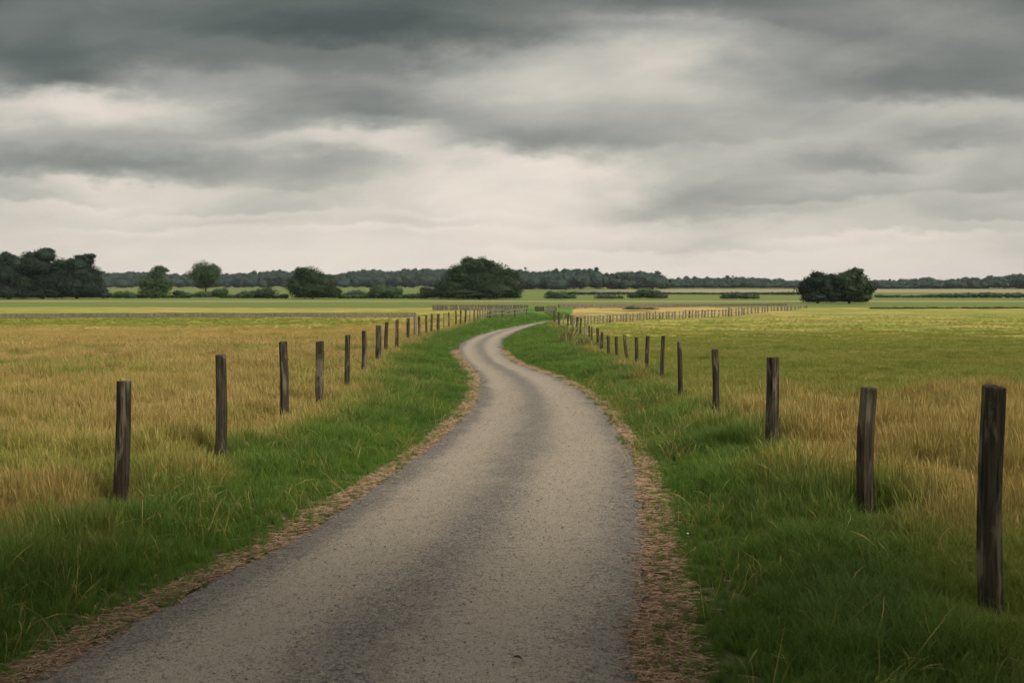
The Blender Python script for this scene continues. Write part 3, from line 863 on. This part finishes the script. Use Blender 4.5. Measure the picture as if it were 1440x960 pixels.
# added trees, unseen behind the viewer, put there to darken the near ground
def unseen_shade_tree(bx, by, hgt, rad, seed, label):
    r = random.Random(seed); z0 = float(height(bx, by)); root = empty('tree', (bx, by, z0), label, 'tree', 'added trees shading the lane, unseen behind the viewer')
    L = []
    for i in range(9):
        a = i * 2.4; q = rad * .62 * math.sqrt(r.random())
        L.append(((math.cos(a) * q, math.sin(a) * q, hgt * r.uniform(.45, .85)), (rad * .5, rad * .5, rad * .42)))
    V, Q, T = leaf_cloud(L, .26, .8, seed, floor=hgt * .28, core=.7, sub=6, rag=.4)
    link('crown', npmesh('crown', V, Q, False, {'tint': T}), M_LEAF_DARK, root)
    mb = MB(); mb.tube([(0, 0, -.3), (.1, .05, hgt * .3), (-.1, .1, hgt * .6), (0, 0, hgt * .85)], [.42, .3, .2, .05], 10)
    for l in L:
        mb.tube([(0, 0, hgt * .3), (l[0][0] * .5, l[0][1] * .5, l[0][2] * .75), l[0]], [.14, .09, .03], 5)
    mb.build('trunk', M_BARK, root, True)
unseen_shade_tree(-7.5, -4.5, 13, 6.0, 91, 'added tall shade tree by the left verge, unseen behind the point of view')
unseen_shade_tree(0.5, -7.5, 14, 6.2, 92, 'added tallest shade tree, on the lane side, unseen behind the point of view')
unseen_shade_tree(7.2, -3.8, 13, 5.6, 93, 'added broad shade tree in the right-hand field edge, unseen behind the point of view')
unseen_shade_tree(14.5, -7.0, 14, 6.2, 94, 'added shade tree further out in the right-hand field, unseen behind the point of view')
unseen_shade_tree(-15.5, -6.0, 13, 6.2, 95, 'added shade tree further out in the left-hand field, unseen behind the point of view')
# bushes
BG = 'bushes in the rough pasture'
def bush(label, bx, by, lobes, m=M_HEDGE, seed=1, leaf=.3, dens=1.2, **k):
    return tree('bush', label, 'bush', bx, by, lobes, m, leaf=leaf, dens=dens, group=BG, seed=seed, trunk=False, crown_name='foliage', **k)
bush('small low bush in the pasture midway between the dark clump and the lopsided tree', 178, 419.6, [(172,414,10,4),(186,416,9,4)], M_LEAF_MID, 41)
bush('low dark bush just left of the round-headed tree', 258, 419.4, [(250,412,8,4),(264,415,8,4)], M_HEDGE, 42)
bush('dark scrub at the foot of the round-headed tree', 304, 419.2, [(312,412,12,7),(294,415,14,5),(276,416,9,4)], M_HEDGE, 43)
bush('wide low bush between the round-headed tree and the domed dark tree', 362, 419.6, [(374,412,15,8),(352,415,16,6),(340,416,10,4)], M_HEDGE, 44)
bush('tight round bush against the right foot of the domed dark tree', 476, 420, [(474,412,6,9),(468,415,9,7)], M_LEAF_DARK, 45)
bush('thin dark bush row left of the pale grey-green bush', 502, 419.6, [(500,414,13,6),(488,416,8,4),(512,416,9,4)], M_HEDGE, 46)
bush('pale grey-green rounded bush between the domed tree and the largest tree', 540, 419.8, [(534,409,15,9),(550,411,15,9),(526,414,10,6)], M_LEAF_MID, 47)
bush('dark skirt of scrub at the left foot of the largest tree', 600, 420.2, [(606,413,14,8),(590,417,12,4),(598,406,6,3)], M_HEDGE, 48)
bush('low spreading bush on the pasture just right of the largest tree', 788, 421, [(786,416,18,4.6),(774,413,6,3),(800,418,10,3)], M_HEDGE, 49)
bush('flat dark bush right of the spreading bush, near the middle of the pasture', 858, 421, [(852,418,14,3),(866,419,10,2.6)], M_HEDGE, 50)
bush('mounded dark bush below the gap in the far woods', 908, 420.4, [(906,412,12,6.5),(920,416,16,4.5),(892,416,10,4)], M_HEDGE, 51)
bush('long flat bush in the pasture left of the close pair of trees', 1042, 421.5, [(1034,416,16,4.6),(1054,418,14,3.6),(1022,418,8,3)], M_HEDGE, 52)
bush('low brown-green shrub in front of the grey fence on the ochre strip', 898, 438.5, [(888,436,13,2.8),(906,436.2,13,2.8),(920,437,6,2)], M_HEDGE, 53, leaf=.12)

# hedges: a long low body of leaves each
def hedge(label, pts, m, seed, leaf=.3, dens=1.1, step=9):
    r = random.Random(seed)
    a = np.array([(p[0], *hit(p[0], p[2]), p[1], p[2]) for p in pts])
    x0, y0 = a[0, 1], a[0, 2]; z0 = float(prof(y0)); L = []
    for px in np.arange(pts[0][0], pts[-1][0], step):
        x, y, ty = [float(np.interp(px, a[:, 0], a[:, k])) for k in (1, 2, 3)]
        z = float(prof(y)); h = (up_at(px, ty, y)[1] - z) * r.uniform(.8, 1.08); k = y / F
        L.append(((x - x0, y - y0 + r.uniform(-.6, .6), z - z0 + h * .5), (step * k * r.uniform(.75, 1.05), max(.5, h * .6), h * .55)))
    V, Q, T = leaf_cloud(L, leaf, dens, seed, floor=None)
    o = link('hedge', npmesh('hedge', V, Q, False, {'tint': T}), m)
    o.location = (x0, y0, z0)
    tag(o, label, 'hedge', 'field hedges')
hedge('dark clipped hedge along the right edge of the view beyond the green strip', [(1326,412,419),(1380,411,419),(1500,411.5,419.2)], M_HEDGE, 61)
hedge('thin broken hedge between the close pair of trees and the clipped hedge', [(1236,414,418.6),(1280,415,418.6),(1318,413,418.6)], M_HEDGE, 62, leaf=.26)
hedge('far straight hedge left of the close pair of trees, before the pale stubble', [(934,410.5,414),(1000,411,414.2),(1070,410.5,414.4),(1128,409,414.8)], M_WOODS, 63, leaf=.5, step=7)
hedge('dark hedge line under the taller far woods in the middle', [(800,410,414.6),(860,409.5,414.6),(930,409.8,414.2)], M_WOODS, 64, leaf=.5, step=7)
hedge('very low dark hedge dividing the right-hand field from the green strip', [(1228,431.6,434.2),(1330,431.5,434.6),(1500,431.2,435)], M_HEDGE, 65, leaf=.14, step=8)

hedge('low mid green scrub between the dark clump and the round-headed tree', [(146,413,419.3),(180,414.5,419.3),(212,413,419.3),(240,414.5,419.2),(268,413.5,419.2)], M_LEAF_MID, 66, leaf=.28, step=6)
hedge('low scrub between the round-headed tree and the domed dark tree', [(312,413.5,419.4),(345,412.5,419.4),(380,414.5,419.6),(406,412,419.7)], M_LEAF_MID, 67, leaf=.28, step=6)
hedge('low scrub between the domed dark tree and the largest tree', [(478,414,419.8),(515,412,419.8),(560,413.5,419.9),(600,412,420.1)], M_LEAF_MID, 68, leaf=.28, step=6)
# far woods, one mass each
def woods(label, outline, base_py, dist, seed, step=5.0, leaf=1.0):
    r = random.Random(seed)
    o_ = np.array(outline); L = []; k = dist / F
    X0, _ = up_at(outline[0][0], base_py, dist); zb = float(prof(dist))
    for row in range(3):
        for px in np.arange(o_[0, 0], o_[-1, 0] + .1, step):
            q = px + r.uniform(-2, 2); ty = float(np.interp(q, o_[:, 0], o_[:, 1])) + (r.uniform(-.6, 1.6) if row == 0 else r.uniform(2, 8)) - 1.
            d = dist + (25 if row == 0 else -r.uniform(0, 30) * row)
            X, zt = up_at(q, ty, d); h = max(zt - zb, 3.); R = r.uniform(.7, 2.1) * step * k * 1.2
            L.append(((X - X0, d - dist, h - min(R, h * .5)), (R, R, min(R, h * .5))))
            if r.random() < .7:
                L.append(((X - X0 + r.uniform(-6, 6), d - dist - r.uniform(0, 12), h * r.uniform(.25, .5)), (R * r.uniform(.8, 1.7), R, h * r.uniform(.28, .42))))
            if r.random() < .2:
                e = R * r.uniform(.25, .5); L.append(((X - X0 + r.uniform(-4, 4), d - dist, h - e * r.uniform(.35, 1.1)), (e, e, e)))
    V, Q, T = leaf_cloud(L, leaf, .5, seed, core=.9, rag=.4, shell=.4, sub=4)
    o = link('distant_woods', npmesh('distant_woods', V, Q, False, {'tint': T}), M_WOODS); o.location = (X0, dist, zb)
    tag(o, label, 'woods', kind='stuff')
woods('far blue-green woods stretching behind the lone trees on the left', [(120,381),(145,381),(170,381.5),(200,380),(240,384),(262,384.5),(320,383),(350,383),(372,381),(395,379),(412,381),(430,382),(460,385),(480,383),(500,380),(530,378),(545,380),(560,379),(572,377),(580,376.5),(590,378),(600,376),(610,378),(620,376.5),(650,379),(690,381)], 402, 1000, 71)
woods('taller far woods to the right of the largest tree, ending in a dip', [(700,378),(728,377),(742,380),(760,381),(780,379),(800,376.5),(830,377),(843,380),(850,382),(857,387),(862,384),(870,380.5),(885,379.5),(905,380),(920,382),(930,386),(937,391)], 407, 700, 72, step=5.5, leaf=.75)
woods('low far woods stretching from the dip to the close pair of trees', [(925,391),(950,392),(962,390),(975,389.5),(1010,390.5),(1040,388.5),(1060,390),(1080,391),(1110,394),(1160,395)], 407, 900, 73)
woods('far woods at the right edge of the view', [(1190,395),(1230,393),(1260,394),(1280,391),(1292,392),(1300,388.5),(1308,389),(1312,392),(1330,392.5),(1345,391),(1352,392),(1360,388.5),(1372,390),(1378,394),(1386,388),(1405,388),(1420,384.5),(1440,384),(1470,384),(1500,386)], 407, 800, 74)

# tall yellowish weeds where the right posts bunch together
def weed(label, px, py, w_px, h_px, seed):
    x0, y0 = hit(px, py); k = y0 / F; r = np.random.default_rng(seed); V = []; Q = []; T = []
    n = 420; nb = 0; S = 4
    for i in range(n):
        bx, by = r.normal(0, .24) * w_px * k, r.normal(0, .22) * w_px * k
        h = h_px * k * r.uniform(.45, 1.05) * max(.35, 1 - abs(bx) / (w_px * k) * 1.2); th = r.random() * 6.28; b = h * r.uniform(.1, .5); w = .014 * r.uniform(.6, 1.6) * 1.3
        for s in range(S + 1):
            u = s / S; ww = w * (1.1 - u) * (1 if s < S else .2) + (.006 if s == S - 1 else 0)
            cx, cy, cz = bx + math.cos(th) * b * u * u, by + math.sin(th) * b * u * u, h * (u - .12 * u * u)
            V += [(cx - ww, cy, cz - .04), (cx + ww, cy, cz - .04)]
        q = r.random(); T += [q] * (2 * S + 2)
        for s in range(S): e = nb + 2 * s; Q.append((e, e + 1, e + 3, e + 2))
        nb += 2 * S + 2
    o = link('weed_clump', npmesh('weed_clump', V, Q, True, {'tint': T}), M_WEED); o.location = (x0, y0, float(height(x0, y0)))
    tag(o, label, 'weeds', 'weed clumps under the right posts')
weed('tall yellow weed clump on the verge beside the inside of the bend', 801, 489, 34, 34, 81)
weed('brownish weed clump against the posts just nearer than the yellow one', 820, 498, 30, 28, 82)
weed('low weed clump by the posts nearest the end of the lane', 792, 470, 20, 16, 83)

# ------------------------------------------------------------------ sky and light
SUN_EL, SUN_AZ = 38, 128          # degrees; azimuth from straight ahead towards the right
w = bpy.data.worlds.new('World'); SC.world = w; w.use_nodes = True
w.node_tree.nodes.clear(); t = NT(w.node_tree); out = t.add('ShaderNodeOutputWorld')
sky = t.add('ShaderNodeTexSky'); sky.sky_type = 'NISHITA'; sky.sun_disc = False
sky.sun_elevation = math.radians(SUN_EL); sky.sun_rotation = math.radians(SUN_AZ); sky.air_density = 1; sky.dust_density = 3
bg0 = t.add('ShaderNodeBackground'); bg0.inputs[1].default_value = .06; t.lk(sky.outputs[0], bg0.inputs[0])
tc = t.add('ShaderNodeTexCoord'); sep = t.add('ShaderNodeSeparateXYZ'); t.lk(tc.outputs['Generated'], sep.inputs[0])
dx, dy, dz = sep.outputs
rr = t.math('SQRT', t.math('ADD', t.math('MULTIPLY', dx, dx), t.math('MULTIPLY', dy, dy)))
ys = t.math('MAXIMUM', t.math('MAXIMUM', dy, t.math('MULTIPLY', rr, .5)), 1e-3)
a_ = t.math('DIVIDE', dx, ys); e_ = t.math('DIVIDE', dz, ys)
# drifting folds bend the cloud banks
cv = t.add('ShaderNodeCombineXYZ'); t.lk(a_, cv.inputs[0]); t.lk(t.math('MULTIPLY', e_, 2.4), cv.inputs[1]); cv.inputs[2].default_value = 3.1
wn = t.noise(cv.outputs[0], 4.2, 5, .58)
ws = t.add('ShaderNodeSeparateColor'); t.lk(wn.outputs['Color'], ws.inputs[0])
wn2 = t.noise(cv.outputs[0], 15, 4, .6)
ws2 = t.add('ShaderNodeSeparateColor'); t.lk(wn2.outputs['Color'], ws2.inputs[0])
aw = t.math('ADD', a_, t.math('ADD', t.math('MULTIPLY', t.math('SUBTRACT', ws.outputs[0], .5), .16), t.math('MULTIPLY', t.math('SUBTRACT', ws2.outputs[0], .5), .08)))
ew = t.math('ADD', e_, t.math('ADD', t.math('MULTIPLY', t.math('SUBTRACT', ws.outputs[1], .5), .05), t.math('MULTIPLY', t.math('SUBTRACT', ws2.outputs[1], .5), .03)))
SKYC = list(range(0, 1441, 120))
SKYR = [
 (-60, [108,110,110,106,98,96,104,110,114,120,126,122,114]),
 (0,   [104,108,108,104,92,90,100,108,112,118,128,125,112]),
 (40,  [98,100,104,100,90,86,108,140,158,135,128,145,125]),
 (80,  [90,95,108,110,100,112,155,182,190,160,140,126,122]),
 (120, [128,108,160,145,128,160,186,180,178,148,132,122,128]),
 (160, [190,198,190,150,135,145,165,165,160,150,155,170,172]),
 (200, [166,166,168,176,185,190,150,158,160,170,172,152,160]),
 (235, [148,142,150,160,160,195,220,220,185,168,158,178,172]),
 (265, [178,198,195,182,180,212,222,212,168,165,172,186,172]),
 (300, [198,208,208,200,206,216,225,216,176,178,195,186,188]),
 (335, [206,207,210,212,214,218,225,222,200,212,215,208,200]),
 (370, [214,216,218,220,222,224,226,226,224,222,220,216,210]),
 (398, [216,218,221,223,225,227,229,229,226,224,220,216,210])]
def e_of(py): q = ray(CX, py); return float(q[2] / q[1])
AMAX = .62
fa_ = t.mapr(aw, -AMAX, AMAX, 0., 1., smooth=False)
prev = None
for i, (py, vals) in enumerate(SKYR):
    stops = []
    for px, v in zip(SKYC, vals):
        stops.append((((px - CX) / F + AMAX) / (2 * AMAX), ((v + (9 if 60 < py < 215 else 2)) / 255.,) * 3))
    c = t.ramp(fa_, stops, 'CARDINAL')
    if prev is None: prev = c
    else: prev = t.mix(t.mapr(ew, e_of(SKYR[i - 1][0]), e_of(py), smooth=True), prev, c)
# fine streaks
cs = t.add('ShaderNodeCombineXYZ'); t.lk(a_, cs.inputs[0]); t.lk(t.math('ADD', t.math('MULTIPLY', e_, 3.4), t.math('MULTIPLY', a_, -.25)), cs.inputs[1]); cs.inputs[2].default_value = 8.3
st = t.noise(cs.outputs[0], 5.8, 6, .55, .35).outputs[0]
amp = t.mapr(e_, .0, .12, .12, .25)
val = t.math('ADD', prev, t.math('MULTIPLY', t.math('SUBTRACT', st, .5), amp))
# cloud banks with a firm dark underside that fades upwards
for (bx, by, rx, hgt, am, sl_) in ((110,136,250,60,.16,.05),(480,192,170,46,.17,-.05),(140,260,230,40,.15,.0),(430,268,120,22,.09,-.02),(735,222,170,56,.14,.06),
        (1010,206,170,38,.10,-.02),(1270,152,220,58,.15,-.04),(1010,308,170,40,.13,-.05),(1180,250,100,34,.13,-.04),(1330,216,90,34,.12,-.03),
        (1150,282,170,20,.09,-.06),(570,72,220,46,.12,.05),(1020,40,120,34,.12,.06),(1390,268,80,22,.10,-.02),(640,300,130,14,.04,-.02),(230,322,150,16,.09,-.02),(60,286,130,18,.12,.0),(350,303,150,15,.10,-.02),(560,322,170,14,.09,-.02),(840,347,160,13,.08,.0),(1250,332,190,16,.10,-.02),(1060,352,130,10,.07,.0),(1400,312,110,16,.10,.0)):
    u = t.math('DIVIDE', t.math('SUBTRACT', aw, (bx - CX) / F), rx / F)
    v = t.math('DIVIDE', t.math('SUBTRACT', t.math('SUBTRACT', ew, e_of(by)), t.math('MULTIPLY', u, -sl_ * rx / F)), hgt / F)
    g_ = t.math('EXPONENT', t.math('MULTIPLY', t.math('POWER', t.math('ABSOLUTE', u), 2.4), -1.))
    f_ = t.math('MULTIPLY', t.mapr(v, -.16, .30), t.mapr(v, .25, 1.5, 1., 0.))
    val = t.math('SUBTRACT', val, t.math('MULTIPLY', t.math('MULTIPLY', g_, f_), am * .34))
    lt = t.math('MULTIPLY', t.mapr(v, -.9, -.12), t.mapr(v, -.12, .15, 1., 0.))
    val = t.math('ADD', val, t.math('MULTIPLY', t.math('MULTIPLY', g_, lt), am * .32))
def lin(r, g, b):
    f = lambda c: (c / 255 / 12.92) if c / 255 < .04045 else ((c / 255 + .055) / 1.055) ** 2.4
    return tuple(f(c) for c in (r, g, b))
colr = t.ramp(val, [(80/255, lin(77,84,79)), (100/255, lin(96,103,97)), (130/255, lin(128,130,124)), (160/255, lin(160,160,153)), (190/255, lin(192,189,178)), (222/255, lin(229,218,206)), (240/255, lin(240,230,215))])
# over the head and behind, a lighter even overcast
hi_ = t.mapr(e_, e_of(-40), e_of(-700), 0., 1.)
bk = t.mapr(dy, .15, -.4, 0., 1.)
over = t.mix(t.noise(tc.outputs['Generated'], 2.5, 4, .5).outputs[0], (.50, .51, .50), (.95, .93, .88))
colr = t.mix(t.math('MAXIMUM', hi_, bk), colr, over)
bg1 = t.add('ShaderNodeBackground'); t.lk(colr, bg1.inputs[0]); bg1.inputs[1].default_value = 1.0 / 2 ** EXPO
mx = t.add('ShaderNodeMixShader'); mx.inputs[0].default_value = .96
t.lk(bg0.outputs[0], mx.inputs[1]); t.lk(bg1.outputs[0], mx.inputs[2]); t.lk(mx.outputs[0], out.inputs[0])

sl = bpy.data.lights.new('sun', 'SUN'); sl.energy = 1.5; sl.angle = math.radians(12); sl.color = (1, .93, .82)
so = bpy.data.objects.new('sun', sl); C.objects.link(so)
d = Vector((math.sin(math.radians(SUN_AZ)) * math.cos(math.radians(SUN_EL)), math.cos(math.radians(SUN_AZ)) * math.cos(math.radians(SUN_EL)), math.sin(math.radians(SUN_EL))))
so.rotation_euler = d.to_track_quat('Z', 'Y').to_euler(); so.location = (30, 20, 40)

# air
HAZE = 0.00007
if HAZE:
    mb = MB(); mb.box(-1700, 1700, -60, 2500, -6.0, 40)
    m, t2, o2 = mat('haze_air')
    pv = t2.add('ShaderNodeVolumePrincipled'); pv.inputs['Color'].default_value = (.86, .92, 1., 1); pv.inputs['Density'].default_value = HAZE
    t2.lk(pv.outputs[0], o2.inputs['Volume'])
    hz = mb.build('haze', m); tag(hz, 'thin pale haze lying over the far fields', 'haze', kind='stuff')

# ------------------------------------------------------------------ camera object
cd = bpy.data.cameras.new('camera'); co = bpy.data.objects.new('camera', cd); C.objects.link(co)
cd.lens = 35.0; cd.sensor_width = 36.0; cd.clip_start = .1; cd.clip_end = 12000
co.location = (0, 0, H); co.rotation_euler = (math.pi / 2 - P, 0, 0)
cd.dof.use_dof = True; cd.dof.focus_distance = 9.5; cd.dof.aperture_fstop = 3.4
SC.camera = co
SC.view_settings.view_transform = 'Standard'; SC.view_settings.look = 'None'; SC.view_settings.exposure = EXPO; SC.view_settings.gamma = 1
SC.view_settings.use_curve_mapping = False
SC.render.engine = 'CYCLES'
cy = SC.cycles
cy.max_bounces = 6; cy.diffuse_bounces = 3; cy.glossy_bounces = 2; cy.transmission_bounces = 3; cy.volume_bounces = 0; cy.transparent_max_bounces = 8
cy.use_denoising = True
try: cy.denoiser = 'OPENIMAGEDENOISE'
except Exception: pass
SC.render.use_motion_blur = False
